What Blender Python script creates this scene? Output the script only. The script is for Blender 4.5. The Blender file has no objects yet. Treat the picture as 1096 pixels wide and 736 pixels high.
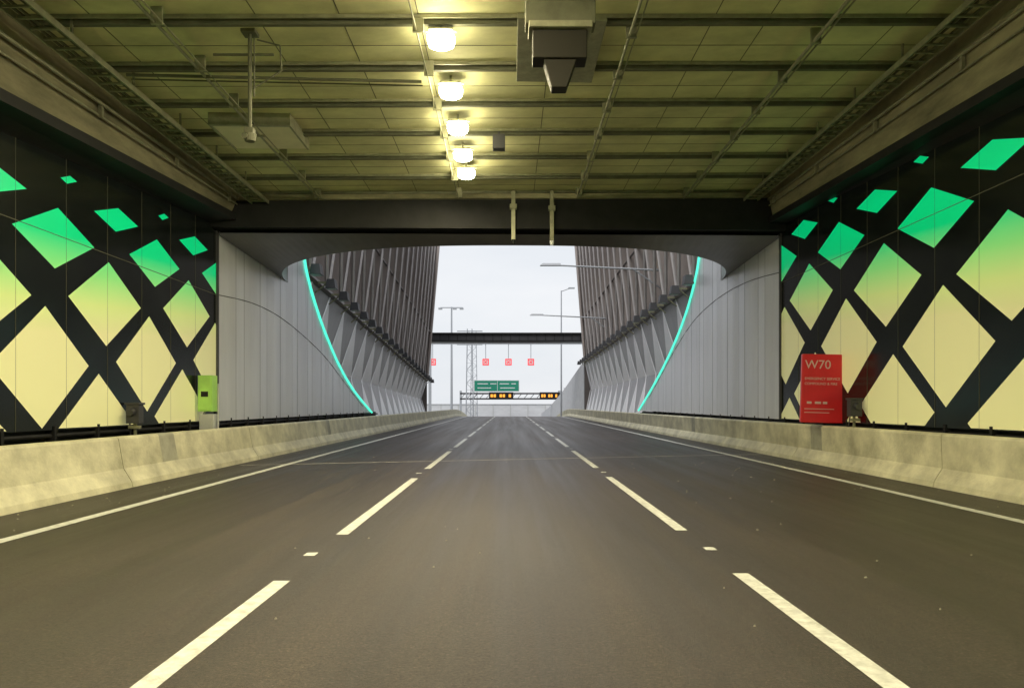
import bpy, bmesh, math, random
from mathutils import Vector, Matrix
random.seed(7)
S = bpy.context.scene
CAMZ = 1.32

# ---------------------------------------------------------------- helpers
class MB:
    def __init__(s): s.v=[]; s.f=[]; s.m=[]
    def face(s, pts, m=0):
        b=len(s.v); s.v+= [tuple(p) for p in pts]; s.f.append(tuple(range(b,b+len(pts)))); s.m.append(m)
    def hexa(s, p, m=0):
        b=len(s.v); s.v+=[tuple(q) for q in p]
        for f in ((0,3,2,1),(4,5,6,7),(0,1,5,4),(1,2,6,5),(2,3,7,6),(3,0,4,7)):
            s.f.append(tuple(b+i for i in f)); s.m.append(m)
    def box(s,x0,x1,y0,y1,z0,z1,m=0):
        s.hexa([(x0,y0,z0),(x1,y0,z0),(x1,y1,z0),(x0,y1,z0),(x0,y0,z1),(x1,y0,z1),(x1,y1,z1),(x0,y1,z1)],m)
    def tube(s,p,q,r,m=0,n=8,r2=None):
        p=Vector(p); q=Vector(q); d=(q-p).normalized()
        a=d.orthogonal().normalized(); c=d.cross(a); r2=r if r2 is None else r2
        b=len(s.v)
        for k in range(n):
            t=2*math.pi*k/n; o=a*math.cos(t)+c*math.sin(t)
            s.v.append(tuple(p+o*r)); s.v.append(tuple(q+o*r2))
        for k in range(n):
            i=b+2*k; j=b+2*((k+1)%n)
            s.f.append((i,j,j+1,i+1)); s.m.append(m)
        s.f.append(tuple(b+2*k for k in range(n))[::-1]); s.m.append(m)
        s.f.append(tuple(b+2*k+1 for k in range(n))); s.m.append(m)
    def build(s,name,mats,parent=None,recalc=True,bevel=0,smooth=False):
        me=bpy.data.meshes.new(name); me.from_pydata(s.v,[],s.f)
        for m in mats: me.materials.append(m)
        for p,i in zip(me.polygons,s.m): p.material_index=i; p.use_smooth=smooth
        if recalc:
            bm=bmesh.new(); bm.from_mesh(me); bmesh.ops.recalc_face_normals(bm,faces=bm.faces); bm.to_mesh(me); bm.free()
        o=bpy.data.objects.new(name,me); S.collection.objects.link(o)
        if parent: o.parent=parent
        if bevel:
            b=o.modifiers.new("bevel",'BEVEL'); b.width=bevel; b.segments=2; b.limit_method='ANGLE'
        return o

def empty(name):
    e=bpy.data.objects.new(name,None); S.collection.objects.link(e); e.empty_display_size=.2; return e

def mat(name,col,rough=.6,metal=0,nscale=0,namt=.2,bump=0,bscale=None,stretch=(1,1,1),emis=None,estr=0,spec=.5,col2=None,rvar=0):
    m=bpy.data.materials.new(name); m.use_nodes=True; N=m.node_tree.nodes; L=m.node_tree.links
    b=N['Principled BSDF']; b.inputs['Base Color'].default_value=(*col,1); b.inputs['Roughness'].default_value=rough
    b.inputs['Metallic'].default_value=metal; b.inputs['Specular IOR Level'].default_value=spec
    if emis: b.inputs['Emission Color'].default_value=(*emis,1); b.inputs['Emission Strength'].default_value=estr
    if nscale:
        tc=N.new('ShaderNodeTexCoord'); mp=N.new('ShaderNodeMapping'); mp.inputs['Scale'].default_value=stretch
        L.new(tc.outputs['Object'],mp.inputs['Vector'])
        n=N.new('ShaderNodeTexNoise'); n.inputs['Scale'].default_value=nscale; n.inputs['Detail'].default_value=8; n.inputs['Roughness'].default_value=.65
        L.new(mp.outputs[0],n.inputs['Vector'])
        r=N.new('ShaderNodeValToRGB'); r.color_ramp.elements[0].position=.3; r.color_ramp.elements[1].position=.7
        c2=col2 or tuple(min(1,c*(1+namt)) for c in col)
        r.color_ramp.elements[0].color=(*[c*(1-namt) for c in col],1); r.color_ramp.elements[1].color=(*c2,1)
        L.new(n.outputs['Fac'],r.inputs[0]); L.new(r.outputs[0],b.inputs['Base Color'])
        if rvar:
            mr=N.new('ShaderNodeMapRange'); mr.inputs['To Min'].default_value=rough-rvar; mr.inputs['To Max'].default_value=rough+rvar
            mr.inputs['From Min'].default_value=.3; mr.inputs['From Max'].default_value=.7
            L.new(n.outputs['Fac'],mr.inputs[0]); L.new(mr.outputs[0],b.inputs['Roughness'])
        if bump:
            n2=N.new('ShaderNodeTexNoise'); n2.inputs['Scale'].default_value=bscale or nscale*4; n2.inputs['Detail'].default_value=6
            L.new(mp.outputs[0],n2.inputs['Vector'])
            bp=N.new('ShaderNodeBump'); bp.inputs['Strength'].default_value=bump; bp.inputs['Distance'].default_value=.02
            L.new(n2.outputs['Fac'],bp.inputs['Height']); L.new(bp.outputs[0],b.inputs['Normal'])
    return m

# ---------------------------------------------------------------- materials
M_conc=mat('concrete_barrier_mat',(.62,.58,.39),.62,nscale=1.6,namt=.42,bump=.25,bscale=30,stretch=(1,.8,.9),col2=(.80,.76,.54),rvar=.12)
M_concp=mat('concrete_patch_mat',(.36,.35,.27),.7,nscale=3,namt=.25)
M_grit=mat('grit_mat',(.45,.42,.34),.8)
M_concd=mat('concrete_soffit_mat',(.22,.20,.12),.85,nscale=.9,namt=.6,bump=.25,bscale=14,stretch=(1,.5,2))
M_ceil=mat('ceiling_board_mat',(.57,.555,.30),.75,nscale=.8,namt=.26,bump=.12,bscale=12,stretch=(1,1.6,1))
M_plate=mat('ceiling_plate_mat',(.72,.66,.48),.6,nscale=2,namt=.1)
M_rib=mat('ceiling_rib_mat',(.11,.11,.065),.7,nscale=3,namt=.3)
M_steel=mat('galvanised_steel_mat',(.28,.275,.18),.5,.4,nscale=6,namt=.25)
M_dark=mat('dark_paint_mat',(.014,.014,.014),.6,nscale=3,namt=.3,spec=.25)
M_soff=mat('portal_soffit_mat',(.12,.115,.105),.35,.3,nscale=1.2,namt=.2)
M_black=mat('black_wall_panel_mat',(.008,.011,.010),.16,nscale=1.5,namt=.4,bump=.04,bscale=2)
M_alu=mat('aluminium_panel_mat',(.80,.815,.85),.36,.3,nscale=.9,namt=.10,stretch=(1,1.3,.25),rvar=.07,col2=(.88,.895,.93))
M_seam=mat('panel_seam_mat',(.06,.06,.065),.6)
M_seaml=mat('panel_joint_mat',(.10,.10,.06),.6)
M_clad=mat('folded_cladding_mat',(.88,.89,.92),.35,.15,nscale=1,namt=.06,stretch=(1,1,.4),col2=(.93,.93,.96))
M_cladd=mat('folded_cladding_shade_mat',(.33,.33,.35),.4,.2,nscale=1,namt=.15,stretch=(1,1,.4))  # darker facets: the cladding's diagonal reflections and shading put into the colour
M_line=mat('road_paint_mat',(.58,.58,.53),.6,nscale=11,namt=.28,col2=(.80,.80,.75),bump=.2,bscale=90)
M_white=mat('white_paint_mat',(.75,.76,.78),.5)
M_red=mat('red_sign_mat',(.60,.012,.018),.35,nscale=2,namt=.1)
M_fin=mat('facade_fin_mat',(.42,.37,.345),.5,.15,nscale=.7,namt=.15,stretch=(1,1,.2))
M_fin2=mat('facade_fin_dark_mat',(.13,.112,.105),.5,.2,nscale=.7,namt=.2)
M_gird=mat('girder_mat',(.05,.05,.055),.5,nscale=.7,namt=.2)
M_edge=mat('facade_edge_mat',(.54,.51,.50),.5,.2,nscale=2,namt=.1)
M_lamp=mat('lamp_lens_mat',(1,1,1),.4,emis=(1,.90,.58),estr=60)
M_led=mat('cyan_led_mat',(.1,.8,.65),.4,emis=(.10,1,.70),estr=1.05)
M_green=mat('green_sign_mat',(.01,.24,.15),.5)
M_amber=mat('amber_led_mat',(.8,.3,.02),.5,emis=(1,.35,.04),estr=1.2)
M_redled=mat('red_led_mat',(.8,.02,.03),.5,emis=(1,.03,.05),estr=.8)
M_lime=mat('lime_cabinet_mat',(.42,.75,.16),.45,nscale=3,namt=.1)
M_grey=mat('grey_cabinet_mat',(.48,.49,.48),.5,nscale=3,namt=.1)
M_pole=mat('light_pole_mat',(.42,.44,.47),.5,.3)
M_wallw=mat('retaining_wall_mat',(.60,.61,.63),.7,nscale=.5,namt=.1,stretch=(1,1,3))
M_ground=mat('ground_mat',(.26,.27,.25),.9,nscale=.05,namt=.25)

# asphalt
def asphalt():
    m=bpy.data.materials.new('asphalt_mat'); m.use_nodes=True; N=m.node_tree.nodes; L=m.node_tree.links
    b=N['Principled BSDF']; tc=N.new('ShaderNodeTexCoord')
    def noise(scale,detail,rough,stretch=(1,1,1)):
        mp=N.new('ShaderNodeMapping'); mp.inputs['Scale'].default_value=stretch; L.new(tc.outputs['Object'],mp.inputs[0])
        n=N.new('ShaderNodeTexNoise'); n.inputs['Scale'].default_value=scale; n.inputs['Detail'].default_value=detail; n.inputs['Roughness'].default_value=rough
        L.new(mp.outputs[0],n.inputs['Vector']); return n.outputs['Fac']
    def ramp(f,p0,c0,p1,c1):
        r=N.new('ShaderNodeValToRGB'); e=r.color_ramp.elements; e[0].position=p0; e[0].color=(*c0,1); e[1].position=p1; e[1].color=(*c1,1); L.new(f,r.inputs[0]); return r.outputs[0]
    def mul(a,c):
        x=N.new('ShaderNodeMixRGB'); x.blend_type='MULTIPLY'; x.inputs[0].default_value=1; L.new(a,x.inputs[1]); L.new(c,x.inputs[2]); return x.outputs[0]
    big=noise(.6,7,.6,(1.4,.35,1))
    streak=noise(1.0,5,.6,(2.2,.05,1))
    fine=noise(48,6,.85); mid=noise(14,4,.7)
    col=ramp(big,.3,(.027,.0215,.0185),.72,(.045,.036,.031))
    col=mul(col,ramp(streak,.35,(.78,.78,.78),.65,(1.2,1.2,1.2)))
    col=mul(col,ramp(fine,.38,(.25,.25,.25),.64,(2.3,2.2,2.05)))
    col=mul(col,ramp(mid,.35,(.80,.80,.80),.65,(1.2,1.2,1.2)))
    # pale aggregate stones
    v=N.new('ShaderNodeTexVoronoi'); v.inputs['Scale'].default_value=42; L.new(tc.outputs['Object'],v.inputs['Vector'])
    st=ramp(v.outputs['Distance'],.10,(2.1,2.0,1.85),.26,(1,1,1))
    col=mul(col,st)
    # colour darkens gradually towards both road edges
    sp=N.new('ShaderNodeSeparateXYZ'); L.new(tc.outputs['Object'],sp.inputs[0])
    ab=N.new('ShaderNodeMath'); ab.operation='ABSOLUTE'; sh=N.new('ShaderNodeMath'); sh.operation='ADD'; sh.inputs[1].default_value=-.4
    L.new(sp.outputs['X'],sh.inputs[0]); L.new(sh.outputs[0],ab.inputs[0])
    mr0=N.new('ShaderNodeMapRange'); mr0.inputs['From Min'].default_value=3.6; mr0.inputs['From Max'].default_value=6.0; mr0.inputs['To Min'].default_value=1; mr0.inputs['To Max'].default_value=.62
    L.new(ab.outputs[0],mr0.inputs[0]); col=mul(col,mr0.outputs[0])
    L.new(col,b.inputs['Base Color'])
    mr=N.new('ShaderNodeMapRange'); mr.inputs['From Min'].default_value=.3; mr.inputs['From Max'].default_value=.7; mr.inputs['To Min'].default_value=.36; mr.inputs['To Max'].default_value=.54
    L.new(streak,mr.inputs[0]); L.new(mr.outputs[0],b.inputs['Roughness'])
    b.inputs['Specular IOR Level'].default_value=.45
    bp=N.new('ShaderNodeBump'); bp.inputs['Strength'].default_value=.8; bp.inputs['Distance'].default_value=.010
    L.new(fine,bp.inputs['Height']); L.new(bp.outputs[0],b.inputs['Normal'])
    return m
M_road=asphalt()

def diamond_mat(name,zoff,slope,y0):
    m=bpy.data.materials.new(name); m.use_nodes=True; N=m.node_tree.nodes; L=m.node_tree.links
    b=N['Principled BSDF']; b.inputs['Roughness'].default_value=.3
    tc=N.new('ShaderNodeTexCoord'); sp=N.new('ShaderNodeSeparateXYZ'); L.new(tc.outputs['Object'],sp.inputs[0])
    a=N.new('ShaderNodeMath'); a.operation='MULTIPLY_ADD'; a.inputs[1].default_value=-slope; a.inputs[2].default_value=slope*y0-zoff
    L.new(sp.outputs['Y'],a.inputs[0])
    c=N.new('ShaderNodeMath'); c.operation='ADD'; L.new(a.outputs[0],c.inputs[0]); L.new(sp.outputs['Z'],c.inputs[1])
    mr=N.new('ShaderNodeMapRange'); mr.inputs['From Min'].default_value=.5; mr.inputs['From Max'].default_value=5; L.new(c.outputs[0],mr.inputs[0])
    r=N.new('ShaderNodeValToRGB'); L.new(mr.outputs[0],r.inputs[0])
    def pos(z): return (z-.5)/4.5
    e=r.color_ramp.elements
    e[0].position=pos(2.4); e[0].color=(.84,.82,.44,1); e[1].position=pos(3.95); e[1].color=(.0,.62,.22,1)  # print gradient; part of the green stands for light put in the colour
    k=e.new(pos(2.9)); k.color=(.66,.80,.30,1); k=e.new(pos(3.4)); k.color=(.26,.72,.22,1)
    L.new(r.outputs[0],b.inputs['Base Color'])
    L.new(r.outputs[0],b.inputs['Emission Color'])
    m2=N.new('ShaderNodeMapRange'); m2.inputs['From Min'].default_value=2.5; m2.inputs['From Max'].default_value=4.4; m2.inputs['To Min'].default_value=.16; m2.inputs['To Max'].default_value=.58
    L.new(c.outputs[0],m2.inputs[0]); L.new(m2.outputs[0],b.inputs['Emission Strength'])  # glow added to the panels in place of green wall lighting
    return m
M_diaL=diamond_mat('printed_glow_panel_mat',0,.07,11)
M_diaR=diamond_mat('printed_glow_panel_r_mat',.42,.08,12.6)

# ---------------------------------------------------------------- geometry constants
XL,XR=-7.07,7.32
def yf(x): return 18+.153*(x+7.07)          # skewed portal line
def zc(x): return 6.38+.047*(x+6.4)         # ceiling crossfall
YB=-36
def road_z(y):
    if y<84: return 0
    if y<150: t=(y-84)/66; return -3.2*t*t*(3-2*t)
    return -3.2

g=MB(); ys=[-400,-40,0,84]+[84+6*i for i in range(1,12)]+[300,1000,4000]
xs=[-3000,-40,-8,8,40,3000]
for i in range(len(ys)-1):
    for j in range(len(xs)-1):
        a,b_=ys[i],ys[i+1]
        g.face([(xs[j],a,road_z(a)-.03),(xs[j+1],a,road_z(a)-.03),(xs[j+1],b_,road_z(b_)-.03),(xs[j],b_,road_z(b_)-.03)])
g.build('ground',[M_ground])
r=MB(); ys=[-40,0,20,40,60,84]+[84+6*i for i in range(1,12)]+[300]
for i in range(len(ys)-1):
    a,b_=ys[i],ys[i+1]
    r.face([(-7.3,a,road_z(a)),(7.6,a,road_z(a)),(7.6,b_,road_z(b_)),(-7.3,b_,road_z(b_))])
r.build('road',[M_road])

# road markings
k=MB()
def strip(x,w,y0,y1,z=.004):
    n=max(1,int((y1-y0)/6))
    for i in range(n):
        a=y0+(y1-y0)*i/n; b_=y0+(y1-y0)*(i+1)/n
        k.face([(x-w/2,a,road_z(a)+z),(x+w/2,a,road_z(a)+z),(x+w/2,b_,road_z(b_)+z),(x-w/2,b_,road_z(b_)+z)])
strip(-4.93,.15,-36,140); strip(5.78,.15,-36,140)
for x,off in ((-1.71,0),(1.80,.25)):
    for i in range(-4,17):
        strip(x,.125,7.6+off+7.8*i,13.4+off+7.8*i)
    for y in (6.6,14.4,22.2,30,37.8): 
        strip(x-(.05 if x<0 else -.03),.10,y+off-.07,y+off+.07)
k.build('road_markings',[M_line])
k=MB()
def jn(x): return 16.5+.287*(x+5)
for i in range(12):
    x0=-5.9+i*1.05; x1=x0+1.05
    k.face([(x0,jn(x0),.003),(x1,jn(x1),.003),(x1,jn(x1)+.16,.003),(x0,jn(x0)+.16,.003)])
k.build('road_expansion_joint',[mat('joint_mat',(.30,.28,.25),.6,nscale=5,namt=.5)])
k=MB()
for i in range(150):
    x=random.choice([random.uniform(2.5,6.5),random.uniform(-5.9,-5),random.uniform(5.9,6.7),random.uniform(-5,6)]); y=random.uniform(4,24); s=random.uniform(.004,.012)
    k.hexa([(x-s,y-s,.002),(x+s,y-s*.6,.002),(x+s*.8,y+s,.002),(x-s*.9,y+s*.7,.002),(x-s*.5,y-s*.5,.012),(x+s*.5,y-s*.3,.014),(x+s*.4,y+s*.5,.01),(x-s*.5,y+s*.4,.012)])
k.build('road_grit',[M_grit])

# ---------------------------------------------------------------- barriers
def barrier(side,base,top,h,name,patches):
    k=MB(); s=side
    prof=[(base,0),(base+.02*s,.09),(base+.15*s,.30),(top-.02*s,h-.04),(top-.005*s,h-.012),(top+.025*s,h),(top+.18*s,h),(top+.21*s,h-.03),(top+.22*s,0)]
    y=YB
    while y<140:
        y1=min(y+5.98,140); n=1 if y<84 else 3
        for q in range(n):
            a=y+(y1-y)*q/n; b_=y+(y1-y)*(q+1)/n; za,zb=road_z(a),road_z(b_)
            for i in range(len(prof)-1):
                p,r_=prof[i],prof[i+1]
                k.face([(p[0],a,p[1]+za),(p[0],b_,p[1]+zb),(r_[0],b_,r_[1]+zb),(r_[0],a,r_[1]+za)],0)
        k.face([(p[0],y,p[1]+road_z(y)) for p in prof],0); k.face([(p[0],y1,p[1]+road_z(y1)) for p in prof],0)
        y+=6
    for (ya,yb) in patches:
        for i in (2,3,4,5):
            p,r_=prof[i],prof[i+1]; o=.003
            k.face([(p[0]-s*o,ya,p[1]+o),(p[0]-s*o,yb,p[1]+o),(r_[0]-s*o,yb,r_[1]+o),(r_[0]-s*o,ya,r_[1]+o)],1)
    return k.build(name,[M_conc,M_concp],recalc=False)
barrier(-1,-6.05,-6.30,.80,'concrete_barrier',[(13.35,13.95),(25.5,25.9)])
barrier(1,6.78,6.93,.86,'concrete_barrier',[(16.6,17.2),(28,28.5)])

# ---------------------------------------------------------------- lining walls with diamonds
def clip(poly,axis,val,keep_less):
    out=[]; n=len(poly)
    def ins(p): return p[axis]<=val if keep_less else p[axis]>=val
    for i in range(n):
        a,b_=poly[i],poly[(i+1)%n]
        if ins(a): out.append(a)
        if ins(a)!=ins(b_):
            t=(val-a[axis])/(b_[axis]-a[axis]); out.append((a[0]+t*(b_[0]-a[0]),a[1]+t*(b_[1]-a[1])))
    return out
def ztL(y): return 5.05+.075*(max(y,4)-10.36)
def ztR(y): return 5.51+.064*(max(y,4)-10.65)
ZB=.93
def lining(side,X,zt,yend,period,y0,z0,slope,scale,dm,name):
    par=empty(name); s=-side
    k=MB()
    ys=[YB,4,yend]
    for i in range(2):
        a,b_=ys[i],ys[i+1]
        k.hexa([(X,a,ZB),(X,b_,ZB),(X-s*.15,b_,ZB),(X-s*.15,a,ZB),(X,a,zt(a)+.25),(X,b_,zt(b_)+.25),(X-s*.15,b_,zt(b_)+.25),(X-s*.15,a,zt(a)+.25)])
    k.build('black_panels',[M_black],par)
    rows=[(-2,-2.2,2.45,1.95),(-1,-1.10,2.45,1.92),(0,0,2.4,1.86),(1,1.07,2.35,1.48),(2,2.0,2.1,.96),(3,2.60,1.5,.44),(4,2.98,.45,.15)]
    k=MB(); x=X+s*.005
    for (ri,dz,w,h) in rows:
        for c in range(-14,6):
            yc=y0+ri*.16*scale+(c+(.5 if ri%2 else 0))*period; zz=z0+dz*scale+slope*(yc-y0)
            if yc>yend+2: continue
            w2,h2=w*scale/2,h*scale/2
            if yc<4: zz=z0+dz*scale+slope*(4-y0)
            poly=[(yc-w2,zz-.03),(yc-.05,zz-h2),(yc+w2,zz+.03+slope*w2*.6),(yc+.03,zz+h2)]
            poly=clip(poly,1,ZB+.02,False)
            if len(poly)>2: poly=clip(poly,0,yend-.02,True)
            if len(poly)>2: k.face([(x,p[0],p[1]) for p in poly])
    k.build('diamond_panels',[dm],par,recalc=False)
    k=MB(); y=yend-1.22
    while y>-10:
        k.box(*sorted((X+s*.001,X+s*.0062)),y-.003,y+.003,ZB,zt(y)+.1); y-=1.22
    z=z0+2.07*scale
    k.hexa([(X+s*.001,2,z-.006),(X+s*.009,2,z-.006),(X+s*.009,yend,z-.006),(X+s*.001,yend,z-.006),(X+s*.001,2,z+.006),(X+s*.009,2,z+.006),(X+s*.009,yend,z+.006),(X+s*.001,yend,z+.006)])
    k.build('panel_seams',[M_seaml],par)
    k=MB()
    k.box(*sorted((X-s*.12,X-s*.3)),YB,yend+22,0,ZB+.02)
    for zz in (.45,.62,.84): k.tube((X-s*.05,YB,zz),(X-s*.05,yend+22,zz),.035)
    y=yend+18
    while y>-10:
        k.box(*sorted((X-s*.14,X+s*.02)),y-.03,y+.03,.3,ZB+.06); y-=1.22
    k.build('service_plinth',[M_dark],par)
    return par
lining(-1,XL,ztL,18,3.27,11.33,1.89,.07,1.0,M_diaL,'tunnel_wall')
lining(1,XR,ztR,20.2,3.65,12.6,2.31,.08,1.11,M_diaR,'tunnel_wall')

# cornice beams
def cornice(side,xe,xk,X,z1,zt,yend,name):
    par=empty(name); s=-side; k=MB(); ys=[YB,4,yend]
    for i in range(2):
        a,b_=ys[i],ys[i+1]
        k.face([(xe,a,zc(xe)+.02),(xe,b_,zc(xe)+.02),(xk,b_,z1(b_)+.05),(xk,a,z1(a)+.05)],0)
        k.face([(xk,a,z1(a)+.05),(xk,b_,z1(b_)+.05),(xk+s*.10,b_,z1(b_)+.03),(xk+s*.10,a,z1(a)+.03)],1)
        k.face([(xk+s*.10,a,z1(a)+.03),(xk+s*.10,b_,z1(b_)+.03),(xk+s*.10,b_,z1(b_)-.13),(xk+s*.10,a,z1(a)-.13)],1)
        k.face([(xk+s*.10,a,z1(a)-.13),(xk+s*.10,b_,z1(b_)-.13),(X-s*.1,b_,zt(b_)+.02),(X-s*.1,a,zt(a)+.02)],1)
        k.face([(xe,a,zc(xe)+.9),(xe,b_,zc(xe)+.9),(X-s*.4,b_,zc(xe)+.9),(X-s*.4,a,zc(xe)+.9)],0)
    def L1(t,y): return (xe*(1-t)+xk*t+s*.03,y,zc(xe)*(1-t)+z1(y)*t)
    k.tube(L1(.35,4),L1(.35,yend),.03,2); k.tube(L1(.55,4),L1(.55,yend),.018,2)
    y=yend-.8
    while y>3:
        p=L1(.45,y); k.box(p[0]-.03,p[0]+.03,y-.03,y+.03,p[2]-.12,p[2]+.10,2); y-=2.7
    k.build('beam',[M_concd,M_dark,M_steel],par,recalc=False)
    return par
z1L=lambda y:5.34+.06*(max(y,4)-9.67)
z1R=lambda y:5.81+.045*(max(y,4)-10)
CL=cornice(-1,-6.4,-6.6,XL,z1L,ztL,18,'edge_beam')
CR=cornice(1,6.8,6.95,XR,z1R,ztR,20.2,'edge_beam')

# ---------------------------------------------------------------- ceiling
par=empty('tunnel_ceiling'); k=MB()
def P(x,y,dz=0): return (x,y,zc(x)+dz)
k.hexa([P(-6.6,YB),P(7.0,YB),P(7.0,yf(7)),P(-6.6,yf(-6.6)),P(-6.6,YB,.5),P(7.0,YB,.5),P(7.0,yf(7),.5),P(-6.6,yf(-6.6),.5)])
k.box(-9,9.5,YB,18,7.5,7.7)  # unseen roof slab above the ceiling, added to block light
k.build('ceiling_boards',[M_ceil],par)
k=MB()
def xrib(back,w,dz,m=0,xa=-6.38,xb=6.78):
    k.hexa([P(xa,yf(xa)-back-w,-dz),P(xb,yf(xb)*1-back*1.1-w,-dz),P(xb,yf(xb)-back*1.1,-dz),P(xa,yf(xa)-back,-dz),
            P(xa,yf(xa)-back-w,.01),P(xb,yf(xb)-back*1.1-w,.01),P(xb,yf(xb)-back*1.1,.01),P(xa,yf(xa)-back,.01)],m)
for i in range(0,22):
    xrib(.15+i*1.35,.07,.09,0)
    xrib(.29+i*1.35,.025,.05,1)
    xrib(.80+i*1.35,.010,.005,0)
k.build('ribs',[M_rib,M_steel],par)
k=MB()
for x in (-5.5,-3.4,-2.3,-1.25,.6,2.9,3.7,5.7):
    k.hexa([P(x-.007,YB,-.004),P(x+.007,YB,-.004),P(x+.007,yf(x),-.004),P(x-.007,yf(x),-.004),P(x-.007,YB,.01),P(x+.007,YB,.01),P(x+.007,yf(x),.01),P(x-.007,yf(x),.01)])
k.build('board_joints',[M_rib],par)

def conduit(x,r,name='ceiling_conduit',drop=.2):
    k=MB(); k.tube(P(x,YB,-drop),P(x,yf(x)-.1,-drop),r)
    if r>.02: k.tube(P(x+.09,YB,-drop),P(x+.09,yf(x)-.1,-drop),r*.5)
    y=yf(x)-.6
    while y>0:
        k.box(x-.05,x+.1,y-.02,y+.02,zc(x)-drop-.03,zc(x)); y-=1.35
    k.build(name,[M_steel])
for x,r_ in ((-4.6,.022),(4.5,.028),(1.7,.022),(-1.28,.012)): conduit(x,r_)

def tray(x,name,side):
    k=MB(); w=.38
    for dx in (0,w):
        a=P(x+dx,YB,-.30); b_=P(x+dx,yf(x)-.1,-.30)
        k.hexa([(a[0]-.012,a[1],a[2]),(a[0]+.012,a[1],a[2]),(b_[0]+.012,b_[1],b_[2]),(b_[0]-.012,b_[1],b_[2]),(a[0]-.012,a[1],a[2]+.09),(a[0]+.012,a[1],a[2]+.09),(b_[0]+.012,b_[1],b_[2]+.09),(b_[0]-.012,b_[1],b_[2]+.09)])
    y=yf(x)-.2; i=0
    while y>3:
        z=zc(x)-.28
        k.box(x,x+w,y-.015,y+.015,z,z+.03)
        if i%6==0:
            k.box(x-.01,x+.015,y-.02,y+.02,z,zc(x)+.02); k.box(x+w-.015,x+w+.01,y-.02,y+.02,z,zc(x)+.02)
        y-=.27; i+=1
    for q in (.08,.15,.30): k.tube((x+q,YB,zc(x)-.23),(x+q,yf(x)-.2,zc(x)-.23),.02,1)
    k.build(name,[M_steel,M_rib])
tray(-6.15,'cable_tray',-1); tray(6.15,'cable_tray',1)

# ---------------------------------------------------------------- ceiling lamps
for i in range(-13,5):
    y=10.4+1.5*i if i<=1 else [0,0,13.7,15.2,16.4][i]
    if i==1: y=12.1
    x=-.96; z=zc(x)-.14
    e=empty('ceiling_lamp')
    k=MB(); k.box(x-.17,x+.17,y-.15,y+.15,z-.03,z); k.box(x-.02,x+.02,y-.02,y+.02,z,z+.16); k.box(x-.22,x+.22,y-.03,y+.03,z+.001,z+.02)
    k.build('housing',[M_steel],e,bevel=.008)
    k=MB(); nn=24; lev=[(.80,-.032),(1,-.07),(1,-.13),(.90,-.18),(.62,-.212)]
    def dp(j,l):
        a=2*math.pi*j/nn; c_,s_=math.cos(a),math.sin(a); ex=.7; f,dz=lev[l]
        return (x+.19*f*math.copysign(abs(c_)**ex,c_),y+.16*f*math.copysign(abs(s_)**ex,s_),z+dz)
    for l_ in range(len(lev)-1):
        for j in range(nn): k.face([dp(j,l_),dp(j+1,l_),dp(j+1,l_+1),dp(j,l_+1)])
    k.face([dp(j,len(lev)-1) for j in range(nn)])
    k.build('lens',[M_lamp],e,recalc=False,smooth=False)
    l=bpy.data.lights.new('lamp_light','AREA'); l.shape='RECTANGLE'; l.size=.28; l.size_y=.24; l.energy=98; l.color=(1,.87,.58)
    o=bpy.data.objects.new('lamp_light',l); S.collection.objects.link(o); o.location=(x,y,z-.225); o.parent=e

# ---------------------------------------------------------------- ceiling equipment
e=empty('cctv_camera'); k=MB(); x,y=-3.62,10.4; z=zc(x)
k.box(x-.1,x+.1,y-.1,y+.1,z-.05,z); k.tube((x,y,z-.04),(x,y,5.12),.03,0); k.box(x-.06,x+.06,y-.06,y+.06,5.06,5.16)
k.tube((x-.55,y+.1,z-.28),(x+.3,y+.1,z-.28),.02,0); k.tube((x+.06,y,z-.1),(x+.06,y,5.6),.012,0)
k.tube((x+.1,y,z-.12),(x+.42,y,z-.2),.012,0); k.tube((x+.42,y,z-.2),(x+.44,y,z-.55),.012,0); k.tube((x+.44,y,z-.55),(x+.04,y,z-.8),.012,0)
k.build('bracket',[M_rib],e,bevel=.005)
k=MB(); k.tube((x,y,5.08),(x,y,4.98),.09,0,14,.07); k.tube((x-.04,y-.12,5.02),(x-.04,y+.1,5.05),.04,0,12); k.build('camera_head',[M_rib],e)
k=MB()
def slab(x0,x1,ya,yb,d0,d1,m=0):
    k.hexa([P(x0,ya,-d0),P(x1,ya+.15*(x1-x0),-d0),P(x1,yb+.15*(x1-x0),-d0),P(x0,yb,-d0),P(x0,ya,-d1),P(x1,ya+.15*(x1-x0),-d1),P(x1,yb+.15*(x1-x0),-d1),P(x0,yb,-d1)],m)
slab(-5.25,-3.95,13.15,14.35,.20,.02,0); slab(-5.29,-3.91,13.08,13.149,.22,.0,1); slab(-5.29,-5.251,13.15,14.35,.22,.0,1); slab(-3.949,-3.91,13.35,14.55,.22,.0,1)
k.build('ceiling_access_panel',[M_plate,M_steel])
k=MB(); k.tube(P(-5.7,11.1,-.2),P(-1.4,11.8,-.2),.025); k.tube(P(-5.7,11.25,-.2),P(-1.4,11.95,-.2),.012); k.build('ceiling_cross_conduit',[M_rib])
e=empty('lane_signal'); k=MB()
k.box(.18,1.02,8.9,9.15,5.86,6.5,0); k.box(.22,.98,8.86,9.2,5.80,5.88,1); k.box(.3,.36,8.95,9.1,6.5,6.7,0); k.box(.84,.9,8.95,9.1,6.5,6.7,0)
k.build('housing',[M_rib,M_steel],e,bevel=.012)
k=MB(); k.box(.27,.92,8.92,9.2,5.46,5.80,0); k.hexa([(.50,8.95,5.12),(.68,8.95,5.12),(.68,9.15,5.12),(.50,9.15,5.12),(.40,8.95,5.46),(.80,8.95,5.46),(.80,9.15,5.46),(.40,9.15,5.46)],0)
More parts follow.
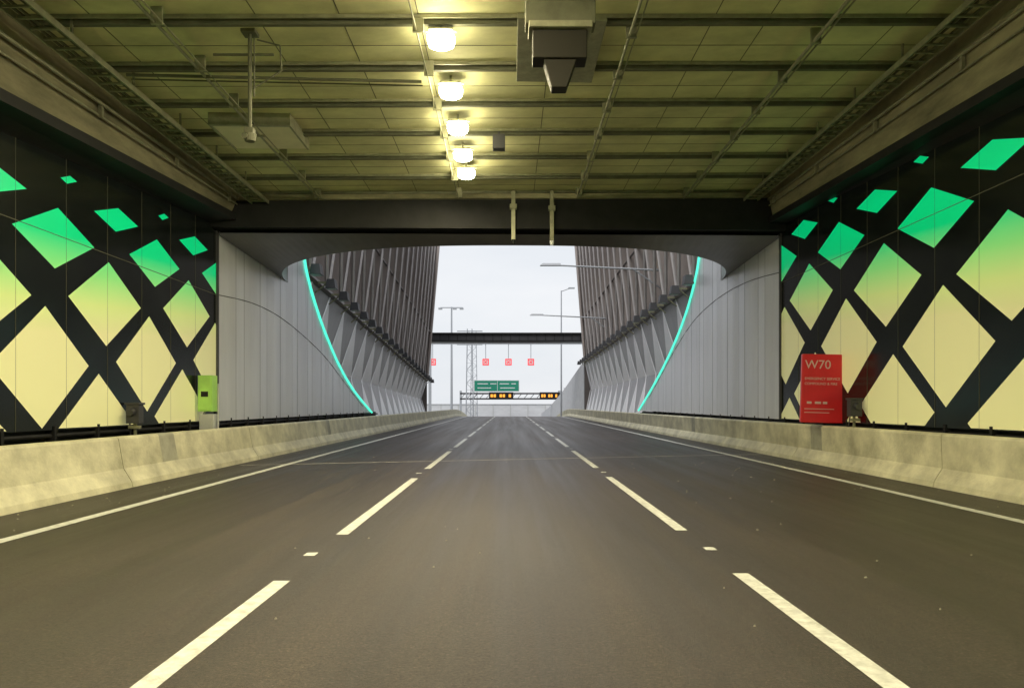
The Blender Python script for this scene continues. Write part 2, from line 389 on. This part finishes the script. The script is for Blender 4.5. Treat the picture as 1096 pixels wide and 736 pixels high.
k.build('lower_unit',[mat('signal_housing_mat',(.022,.02,.014),.6,spec=.2)],e,bevel=.012)
k=MB(); slab(.1,1.35,10.2,12.2,.10,.02,0); k.build('ceiling_access_panel',[M_steel],bevel=.01)
e=empty('ceiling_sensor'); k=MB(); x,y=-.22,14.6; z=zc(x); k.box(x-.12,x+.12,y-.1,y+.1,z-.38,z-.1); k.tube((x,y,z-.1),(x,y,z),.03); k.build('body',[M_gird],e,bevel=.01)
for x in (.08,1.05):
    e=empty('portal_sensor_post'); k=MB(); y=yf(x)-.42
    k.box(x-.05,x+.05,y-.04,y+.04,5.42,zc(x)-.02); k.box(x-.09,x+.09,y-.06,y+.06,6.2,6.32); k.build('post',[M_steel],e,bevel=.006)
    k=MB(); k.tube((x,y,5.44),(x,y,5.33),.06,0,12,.04); k.build('sensor',[M_dark if x<1 else M_white],e)

# ---------------------------------------------------------------- portal: lintel and curved soffit
def zs(x,y): return 5.27+.03*(x+7.07)-.012*(y-yf(x))
e=empty('portal_canopy'); k=MB()
n=64
def ye(x):
    u=abs(max(-1,min(1,(x-.125)/7.21))); return yf(x)+.45+6.0*(1-max(0,1-u**2.6)**(1/2.3))
xs=[.125-7.21*math.cos(math.pi*i/n) for i in range(n+1)]
xs=[XL-.3]+xs+[XR+.3]
for i in range(len(xs)-1):
    a,b_=xs[i],xs[i+1]
    f0,f1=yf(a)-.1,yf(b_)-.1; g0,g1=max(ye(a),f0+.3),max(ye(b_),f1+.3)
    k.face([(a,f0,zs(a,f0)+.16),(b_,f1,zs(b_,f1)+.16),(b_,g1,zs(b_,g1)),(a,g0,zs(a,g0))],0)
    k.face([(a,g0,zs(a,g0)),(b_,g1,zs(b_,g1)),(b_,g1,7.6),(a,g0,7.6)],0)
    k.face([(a,f0,7.6),(b_,f1,7.6),(b_,g1,7.6),(a,g0,7.6)],0)
k.build('curved_soffit',[M_soff],e,recalc=False)
k=MB(); xa,xb=XL-.2,XR+.2
def lb(x): return 5.52+.03*(x+7.07)
def lt(x): return zc(x)-.22
k.hexa([(xa,yf(xa)-.35,lb(xa)),(xb,yf(xb)-.35,lb(xb)),(xb,yf(xb)-.05,lb(xb)),(xa,yf(xa)-.05,lb(xa)),(xa,yf(xa)-.35,lt(xa)),(xb,yf(xb)-.35,lt(xb)),(xb,yf(xb)-.05,lt(xb)),(xa,yf(xa)-.05,lt(xa))],0)
k.hexa([(xa,yf(xa)-.45,lt(xa)+.002),(xb,yf(xb)-.45,lt(xb)+.002),(xb,yf(xb),lt(xb)+.002),(xa,yf(xa),lt(xa)+.002),(xa,yf(xa)-.45,lt(xa)+.12),(xb,yf(xb)-.45,lt(xb)+.12),(xb,yf(xb),lt(xb)+.12),(xa,yf(xa),lt(xa)+.12)],1)
k.hexa([(xa,yf(xa)-.05,lb(xa)),(xb,yf(xb)-.05,lb(xb)),(xb,yf(xb)+.3,lb(xb)),(xa,yf(xa)+.3,lb(xa)),(xa,yf(xa)-.05,7.6),(xb,yf(xb)-.05,7.6),(xb,yf(xb)+.3,7.6),(xa,yf(xa)+.3,7.6)],0)
k.build('lintel_beam',[M_dark,M_concd],e)

# aluminium flare walls with LED edge
def catmull(pts,n=8):
    out=[]; P_=[pts[0]]+pts+[pts[-1]]
    for i in range(1,len(P_)-2):
        p0,p1,p2,p3=P_[i-1:i+3]
        for j in range(n):
            t=j/n; out.append(tuple(.5*((2*p1[d])+(-p0[d]+p2[d])*t+(2*p0[d]-5*p1[d]+4*p2[d]-p3[d])*t*t+(-p0[d]+3*p1[d]-3*p2[d]+p3[d])*t**3) for d in (0,1)))
    out.append(pts[-1]); return out
ledL=catmull([(25.3,7.2),(25.6,6.2),(26.4,5.38),(28.1,4.24),(30.7,2.97),(33.7,1.95),(38,.93)])
ledR=catmull([(28.6,7.6),(29,6.7),(30.2,5.6),(32.2,4.46),(35.3,3.2),(38.8,2.05),(42.4,1.0)])
def flare(side,X,y0,led,seam,ztop,name):
    e=empty(name); s=-side; k=MB()
    zt=led[0][1]
    poly=[(y0,ZB)]+[(p[0],p[1]) for p in led[::-1]]+[(y0,zt)]
    pw=.62; y=y0; i=0
    while y<led[-1][0]:
        q=clip(poly,0,y+.006,False)
        if len(q)>2: q=clip(q,0,y+pw-.006,True)
        if len(q)>2:
            o_=.006*math.sin(i*2.3)   # slightly uneven panels catch the light differently
            k.face([(X+s*(.008+(o_ if p[0]>y+pw/2 else -o_)),p[0],p[1]) for p in q])
        y+=pw; i+=1
    k.build('aluminium_panels',[M_alu],e,recalc=False)
    k=MB()
    for a,b_ in zip(led,led[1:]):
        k.face([(X-s*.02,y0,a[1]),(X-s*.02,a[0],a[1]),(X-s*.02,b_[0],b_[1]),(X-s*.02,y0,b_[1])],0)
        k.face([(X-s*.0,a[0],a[1]),(X-s*.0,b_[0],b_[1]),(X-s*.5,b_[0],b_[1]),(X-s*.5,a[0],a[1])],0)
    sm=catmull(seam)
    for a,b_ in zip(sm,sm[1:]):
        k.tube((X+s*.008,a[0],a[1]),(X+s*.008,b_[0],b_[1]),.012,0,5)
    k.box(*sorted((X,X+s*.05)),y0-.05,y0+.03,ZB,ztop,0)
    k.build('backing_and_trim',[M_seam],e,recalc=False)
    k=MB()
    for a,b_ in zip(led,led[1:]):
        k.tube((X+s*.04,a[0]+.03,a[1]),(X+s*.04,b_[0]+.03,b_[1]),.042,0,8)
    k.build('led_strip',[M_led],e)
flare(-1,XL,18,ledL,[(18,3.97),(20.5,4.1),(23,4.0),(26,3.6),(28.9,3.05),(32.5,2.1),(35.8,1.25)],5.5,'portal_flare_wall')
flare(1,XR,20.2,ledR,[(20.2,4.9),(23,5.1),(26.1,5.07),(29.5,4.7),(32.7,3.9),(36,2.8),(39.3,1.7)],6.0,'portal_flare_wall')

# ---------------------------------------------------------------- folded cladding + leaning fin facade
def lerp(a,b_,t): return a+(b_-a)*t
def wallside(side,y0,y1,x0,x1,zb0,zb1,lean,name1,name2,name3):
    s=-side
    bx=lambda y: lerp(x0,x1,(y-y0)/(y1-y0)); bz=lambda y: lerp(zb0,zb1,(y-y0)/(y1-y0))
    cl=lambda y:min(max(y,y0),y1)
    k=MB(); per=3.2; n=int((y1-y0)/per)+1
    def pt(y,t,d): return (bx(y)-s*d,y,lerp(.0,bz(y)-.1,t))
    lv=[0,.5,1]
    for li in range(2):
        odd=li%2; d0=0 if not odd else .6; d1=.6-d0
        for i in range(-1,n+1):
            ya=cl(y0+(i+.5*odd)*per); yb=cl(y0+(i+1+.5*odd)*per); ym=cl(y0+(i+.5+.5*odd)*per); yn=cl(y0+(i+1.5+.5*odd)*per)
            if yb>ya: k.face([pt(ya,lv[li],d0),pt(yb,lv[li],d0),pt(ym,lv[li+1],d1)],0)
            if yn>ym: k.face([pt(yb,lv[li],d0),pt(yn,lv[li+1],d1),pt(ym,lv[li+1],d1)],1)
            if yb>ya:
                k.tube(pt(ya,lv[li],d0),pt(ym,lv[li+1],d1),.05,0,5)
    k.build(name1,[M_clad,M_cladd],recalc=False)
    H=19.5; per=2.9; n=int((y1-y0)/per); k=MB()
    def pt(y,t,d):
        zz=lerp(bz(y),H,t); return (bx(y)+s*lean*(zz-bz(y))/14-s*d,y,zz)
    for i in range(n+1):
        a,b_=cl(y0+i*per),cl(y0+(i+1)*per); m_=(a+b_)/2
        if b_-a<.2: continue
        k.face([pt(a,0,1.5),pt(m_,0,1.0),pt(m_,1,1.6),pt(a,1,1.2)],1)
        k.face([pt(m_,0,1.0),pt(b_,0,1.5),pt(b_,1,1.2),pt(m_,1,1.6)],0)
    for i in range(n+1):
        ya=y0+i*per+.2
        if ya+per*.9>y1: break
        f0=pt(ya,0,0)
        m0=pt(cl(ya+.9),.33,-.05); m1=pt(cl(ya+1.25),.33,.9)
        t0=pt(cl(ya+1.5),1,0); t1=pt(cl(ya+2.2),1,1.2)
        b1=pt(ya+.1,0,1.0)
        k.face([f0,b1,m1,m0],0); k.face([m0,m1,t1,t0],0)
        w0=pt(cl(ya+1.5),.33,.25); k.face([f0,m0,w0],2)
        k.face([m0,w0,pt(cl(ya+2.0),1,.1),t0],2)
        g0=pt(cl(ya+per+.0),0,.05)
        k.tube(g0,m0,.09,2,5); k.tube(f0,m0,.08,2,5); k.tube(m0,t0,.08,2,5)
        k.tube(m0,pt(cl(ya+per+1.5),1,.05),.06,1,5)
    k.tube(pt(y0,.33,.1),pt(y1,.33,.1),.07,1,5); k.tube(pt(y0,.7,.3),pt(y1,.7,.3),.07,1,5)
    k.face([pt(y1,0,0),pt(y1,1,0),(bx(y1)-s*6,y1,H),(bx(y1)-s*6,y1,0),(bx(y1),y1,0)],1)
    k.face([(bx(y0)-s*1.7,y0-6,0),(bx(y1)-s*1.7,y1,0),(bx(y1)-s*1.7,y1,H),(bx(y0)-s*1.7,y0-6,H)],1)
    k.tube(pt(y1,0,0),pt(y1,1,0),.15,0,6)
    k.tube((bx(y0),y0,bz(y0)),(bx(y1),y1,bz(y1)),.14,1,6)
    k.build(name2,[M_fin,M_fin2,M_edge],recalc=False)
    y=y0+1.2
    while y<y1:
        e=empty(name3); k=MB(); X=bx(y); z=bz(y)-.05
        k.box(*sorted((X+s*.02,X+s*.62)),y-.04,y+.04,z-.04,z+.04,1)
        k.tube((X,y,z-.4),(X+s*.5,y,z),.03,1,6)
        c=Vector((X+s*.65,y,z-.05))
        k.hexa([c+Vector(v) for v in ((-.2,-.24,-.2),(.2,-.24,-.2),(.2,.24,-.2),(-.2,.24,-.2),(-.14,-.2,.16),(.14,-.2,.16),(.14,.2,.16),(-.14,.2,.16))],0)
        k.box(c.x-.16,c.x+.16,y-.2,y+.2,z-.262,z-.252,2)
        k.build('fixture',[M_gird,M_steel,M_grey],e)
        y+=2.5
wallside(-1,25.2,80,-7.45,-8.9,6.25,3.9,1.2,'folded_cladding_wall','finned_facade','floodlight')
wallside(1,28.5,80,7.7,8.0,6.4,5.9,1.1,'folded_cladding_wall','finned_facade','floodlight')

# ---------------------------------------------------------------- beyond
k=MB(); pts=[(80.1,6.1),(110,3.6),(150,.9),(190,-.9)]
for (a,za),(b_,zb) in zip(pts,pts[1:]):
    k.hexa([(7.95,a,road_z(a)-.1),(8.5,a,road_z(a)-.1),(8.5,b_,road_z(b_)-.1),(7.95,b_,road_z(b_)-.1),(7.95,a,za),(8.5,a,za),(8.5,b_,zb),(7.95,b_,zb)])
    k.box(7.9,8.6,a,a+.3,road_z(a)-.1,za+.25)
k.build('retaining_wall',[M_wallw])
k=MB(); k.box(-60,60,215,215.6,-3.3,1.4); k.box(-60,60,214.8,215.8,1.4,1.6)
for i in range(24): k.box(-60+i*5,-59.8+i*5,214.9,215,-3.3,1.4,1)
k.build('distant_concrete_wall',[M_wallw,M_grey])
e=empty('overpass'); k=MB(); k.box(-13,13,85,88,8.55,9.45,0); k.box(-13,13,84.8,85,9.3,9.5,1); k.box(-13,13,84.8,85,8.5,8.62,1)
for i in range(27): k.box(-13+i,-12.95+i,84.93,85,8.62,9.3,1)
k.box(-12.5,-11,85.2,87.8,0,8.55,0); k.box(11,12.5,85.2,87.8,0,8.55,0); k.build('girder',[M_gird,M_dark],e)
e=empty('lane_control_gantry'); k=MB(); y=110
k.box(-12,12,y-.2,y+.2,10.2,10.6,0); k.box(-12,-11.6,y-.2,y+.2,-1.5,10.4,0); k.box(11.6,12,y-.2,y+.2,-1.5,10.4,0)
for x in (-11.4,-3.6,-.25,3.05):
    k.box(x-.05,x+.05,y-.05,y+.05,8,10.2,0); k.box(x-.48,x+.48,y-.12,y+.1,7.1,8.1,1)
    for a in (-1,1):
        k.box(x+a*.40-.06,x+a*.40+.06,y-.16,y-.125,7.14,8.06,2)
    k.box(x-.33,x+.33,y-.16,y-.125,7.14,7.26,2); k.box(x-.33,x+.33,y-.16,y-.125,7.94,8.06,2)
    k.tube((x-.2,y-.14,7.4),(x+.2,y-.14,7.8),.04,2,5); k.tube((x-.2,y-.15,7.8),(x+.2,y-.15,7.4),.04,2,5)
k.build('gantry',[M_pole,M_white,M_redled],e)
e=empty('direction_sign_gantry'); k=MB(); y=142
k.box(-9.5,9.5,y,y+.4,2.3,2.6,0); k.box(-9.5,9.5,y,y+.4,3.3,3.6,0)
for i in range(16): k.tube((-9.3+i*1.2,y+.2,2.6),(-8.7+i*1.2,y+.2,3.3),.06,0,5)
k.box(-9.6,-9.2,y,y+.5,-3.2,4,1); k.box(9.1,9.6,y,y+.5,-3.2,4,1); k.build('truss',[M_gird,M_pole],e)
k=MB(); k.box(-6.9,1.75,y-.3,y-.15,3.8,6.0,1); k.box(-6.78,1.63,y-.32,y-.301,3.92,5.88,0)
for (xa,xb,z) in ((-6.2,-4.2,5.3),(-3.8,-2.6,5.3),(-6.2,-3.6,4.5),(-2,-.2,5.3),(-1.9,.9,4.5),(.2,1.1,5.3)):
    k.box(xa,xb,y-.34,y-.322,z-.08,z+.08,1)
k.box(-2.45,-2.38,y-.34,y-.322,4,5.8,1)
k.build('green_direction_sign',[M_green,M_white],e)
for xa,xb in ((-4,.6),(5.6,9.3)):
    k=MB(); k.box(xa,xb,y-.5,y-.1,2.35,3.7,0)
    w=(xb-xa-.6)/7
    for i in range(7):
        if i in (2,5) : continue
        k.box(xa+.3+i*w,xa+.3+i*w+w*.75,y-.53,y-.501,2.75,3.3,1)
    k.build('variable_message_sign',[M_dark,M_amber],e)
def lattice(k,x,y,z0,z1,w,m):
    for a in (-1,1):
        for b_ in (-1,1): k.tube((x+a*w,y+b_*w,z0),(x+a*w*.6,y+b_*w*.6,z1),.07,m,5)
    n=int((z1-z0)/1.2)
    for i in range(n):
        za=z0+i*1.2; zb=za+1.2; wa=w*(1-.4*i/n); wb=w*(1-.4*(i+1)/n); d=1 if i%2 else -1
        k.tube((x-wa*d,y-wa,za),(x+wb*d,y-wb,zb),.04,m,4); k.tube((x-wa*d,y+wa,za),(x+wb*d,y+wb,zb),.04,m,4)
        k.tube((x-wa,y-wa,za),(x+wa,y-wa,za),.04,m,4)
e=empty('power_pylon'); k=MB(); lattice(k,-7.3,135,-3.2,15,.7,0)
for z in (14.6,12.2): k.tube((-9.6,135,z),(-5,135,z),.1,0,6)
k.build('lattice',[M_pole],e)
e=empty('power_pylon'); k=MB(); lattice(k,-9.2,190,-3.2,20,.9,0); k.tube((-11,190,19.5),(-7,190,19.5),.1,0,6); k.build('lattice',[M_pole],e)
e=empty('high_mast_light'); k=MB(); k.tube((-9.4,120,-2.5),(-9.4,120,17),.22,0,10,.12); k.tube((-11.2,120,16.9),(-7.6,120,16.9),.08,0,6)
for x in (-11.2,-8.9,-7.8): k.box(x-.3,x+.3,119.7,120.3,16.6,16.85,0)
k.build('mast',[M_pole],e)
e=empty('street_lamp'); k=MB(); k.tube((6.5,95,-.2),(6.5,95,15.8),.12,0,10,.07); k.tube((6.5,95,15.7),(7.6,95,16.1),.05,0,6); k.box(7.4,8.2,94.85,95.15,16.05,16.2,0); k.build('pole',[M_pole],e)
for y,z in ((40,8.75),(61,8.6)):
    e=empty('street_lamp'); k=MB(); k.tube((8.2,y,z-.25),(2.6,y,z+.02),.06,0,8,.04); k.tube((8.2,y,z-1.3),(6.6,y,z-.2),.04,0,6)
    k.hexa([(1.6,y-.14,z),(2.7,y-.14,z),(2.7,y+.14,z),(1.6,y+.14,z),(1.75,y-.1,z+.12),(2.7,y-.1,z+.12),(2.7,y+.1,z+.12),(1.75,y+.1,z+.12)],0)
    k.build('arm_and_head',[M_pole],e)

# ---------------------------------------------------------------- wall equipment
def text(s,loc,size,rot,m,par,name='lettering',align='LEFT'):
    c=bpy.data.curves.new(name,'FONT'); c.body=s; c.size=size; c.align_x=align; c.extrude=.002
    o=bpy.data.objects.new(name,c); S.collection.objects.link(o); c.materials.append(m); o.location=loc; o.rotation_euler=rot; o.parent=par
    return o
M_let=mat('sign_lettering_mat',(.62,.45,.42),.5)
e=empty('emergency_sign'); k=MB()
ang=math.radians(-8)
k.box(0,.90,0,.13,0,1.52,0)
b_=k.build('board',[M_red],e,bevel=.02)
k=MB(); k.box(.90,1.02,.02,.11,.1,1.35,0); k.box(.86,1.0,.03,.1,.2,.3,1); k.build('side_bracket',[mat('dark_red_mat',(.22,.006,.008),.5),M_dark],e)
R=(math.radians(90),0,0)
text('W70',(.06,-.004,1.20),.27,R,M_let,e)
text('EMERGENCY SERVICE',(.06,-.004,.95),.078,R,M_let,e)
text('COMPOUND & FIRE',(.06,-.004,.84),.078,R,M_let,e)
k=MB()
for i,w in enumerate((.1,.13,.09)): k.box(.12+i*.17,.12+i*.17+w,-.004,.0-.001,.42,.47,0)
k.box(.07,.70,-.004,-.001,.30,.314,0); k.box(.07,.60,-.004,-.001,.22,.234,0)
k.build('small_print',[M_let],e)
e.location=(6.45,16.6,.93); e.rotation_euler=(0,math.radians(1.5),ang)

def device(name,x,y,z,s):
    e=empty(name); k=MB()
    k.box(x-.12,x+.12,y-.09,y+.09,z,z+.34,0); k.box(x-.14,x+.14,y-.11,y+.11,z+.34,z+.38,0); k.tube((x+.0,y-.09,z+.22),(x,y-.2,z+.2),.07,0,12)
    k.box(x-.025,x+.025,y,y+.04,z-.45,z,1); k.tube((x-.09,y,z),(x-.12,y+.1,z-.4),.015,0,6); k.box(x-.1,x+.1,y-.05,y+.05,z-.1,z-.04,1)
    k.build('unit',[M_gird,M_steel],e,bevel=.012)
device('emergency_detector',-6.88,13.7,.98,1); device('emergency_detector',7.14,15.5,1.08,1)
e=empty('electrical_cabinet'); k=MB(); k.box(-7.0,-6.68,16.75,17.05,1.17,1.98,0); k.box(-6.98,-6.70,16.73,16.749,1.2,1.95,0)
k.box(-6.92,-6.76,16.722,16.729,1.5,1.62,1); k.build('lime_cabinet',[M_lime,M_dark],e,bevel=.01)
k=MB(); k.box(-6.97,-6.65,16.75,17.05,.72,1.11,0); k.tube((-6.6,16.9,.6),(-6.6,16.9,1.8),.02,0,6); k.tube((-6.9,16.9,1.1),(-6.9,16.9,1.2),.025,0,6); k.build('junction_box',[M_grey],e,bevel=.01)

# ---------------------------------------------------------------- world, sun, camera
w=bpy.data.worlds.new('World'); S.world=w; w.use_nodes=True; N=w.node_tree.nodes; L=w.node_tree.links
bg=N['Background']; bg.inputs['Strength'].default_value=.12
sky=N.new('ShaderNodeTexSky'); sky.sky_type='NISHITA'; sky.sun_disc=False; sky.sun_elevation=math.radians(50); sky.sun_rotation=math.radians(200); sky.dust_density=3
tc=N.new('ShaderNodeTexCoord'); mp=N.new('ShaderNodeMapping'); mp.inputs['Scale'].default_value=(1,1,3.5); L.new(tc.outputs['Generated'],mp.inputs[0])
nz=N.new('ShaderNodeTexNoise'); nz.inputs['Scale'].default_value=3; nz.inputs['Detail'].default_value=6; L.new(mp.outputs[0],nz.inputs['Vector'])
rp=N.new('ShaderNodeValToRGB'); rp.color_ramp.elements[0].position=.3; rp.color_ramp.elements[1].position=.7
rp.color_ramp.elements[0].color=(.86,.89,.92,1); rp.color_ramp.elements[1].color=(1,1,1,1); L.new(nz.outputs['Fac'],rp.inputs[0])
ml=N.new('ShaderNodeMixRGB'); ml.blend_type='MULTIPLY'; ml.inputs[0].default_value=1; ml.inputs[2].default_value=(8.0,8.1,8.3,1); L.new(rp.outputs[0],ml.inputs[1])
mx=N.new('ShaderNodeMixRGB'); mx.inputs[0].default_value=.92; L.new(sky.outputs[0],mx.inputs[1]); L.new(ml.outputs[0],mx.inputs[2]); L.new(mx.outputs[0],bg.inputs['Color'])
l=bpy.data.lights.new('sun','SUN'); l.energy=1.5; l.angle=math.radians(30); l.color=(1,.97,.93)
o=bpy.data.objects.new('sun',l); S.collection.objects.link(o); o.rotation_euler=(math.radians(40),0,math.radians(-20))
c=bpy.data.cameras.new('camera'); c.sensor_width=36; c.lens=26.28; c.shift_y=.0593; c.shift_x=.0018; c.clip_end=6000
o=bpy.data.objects.new('camera',c); S.collection.objects.link(o); o.location=(0,0,CAMZ); o.rotation_euler=(math.radians(90),0,0); S.camera=o
S.view_settings.view_transform='Standard'; S.view_settings.look='None'; S.view_settings.exposure=0
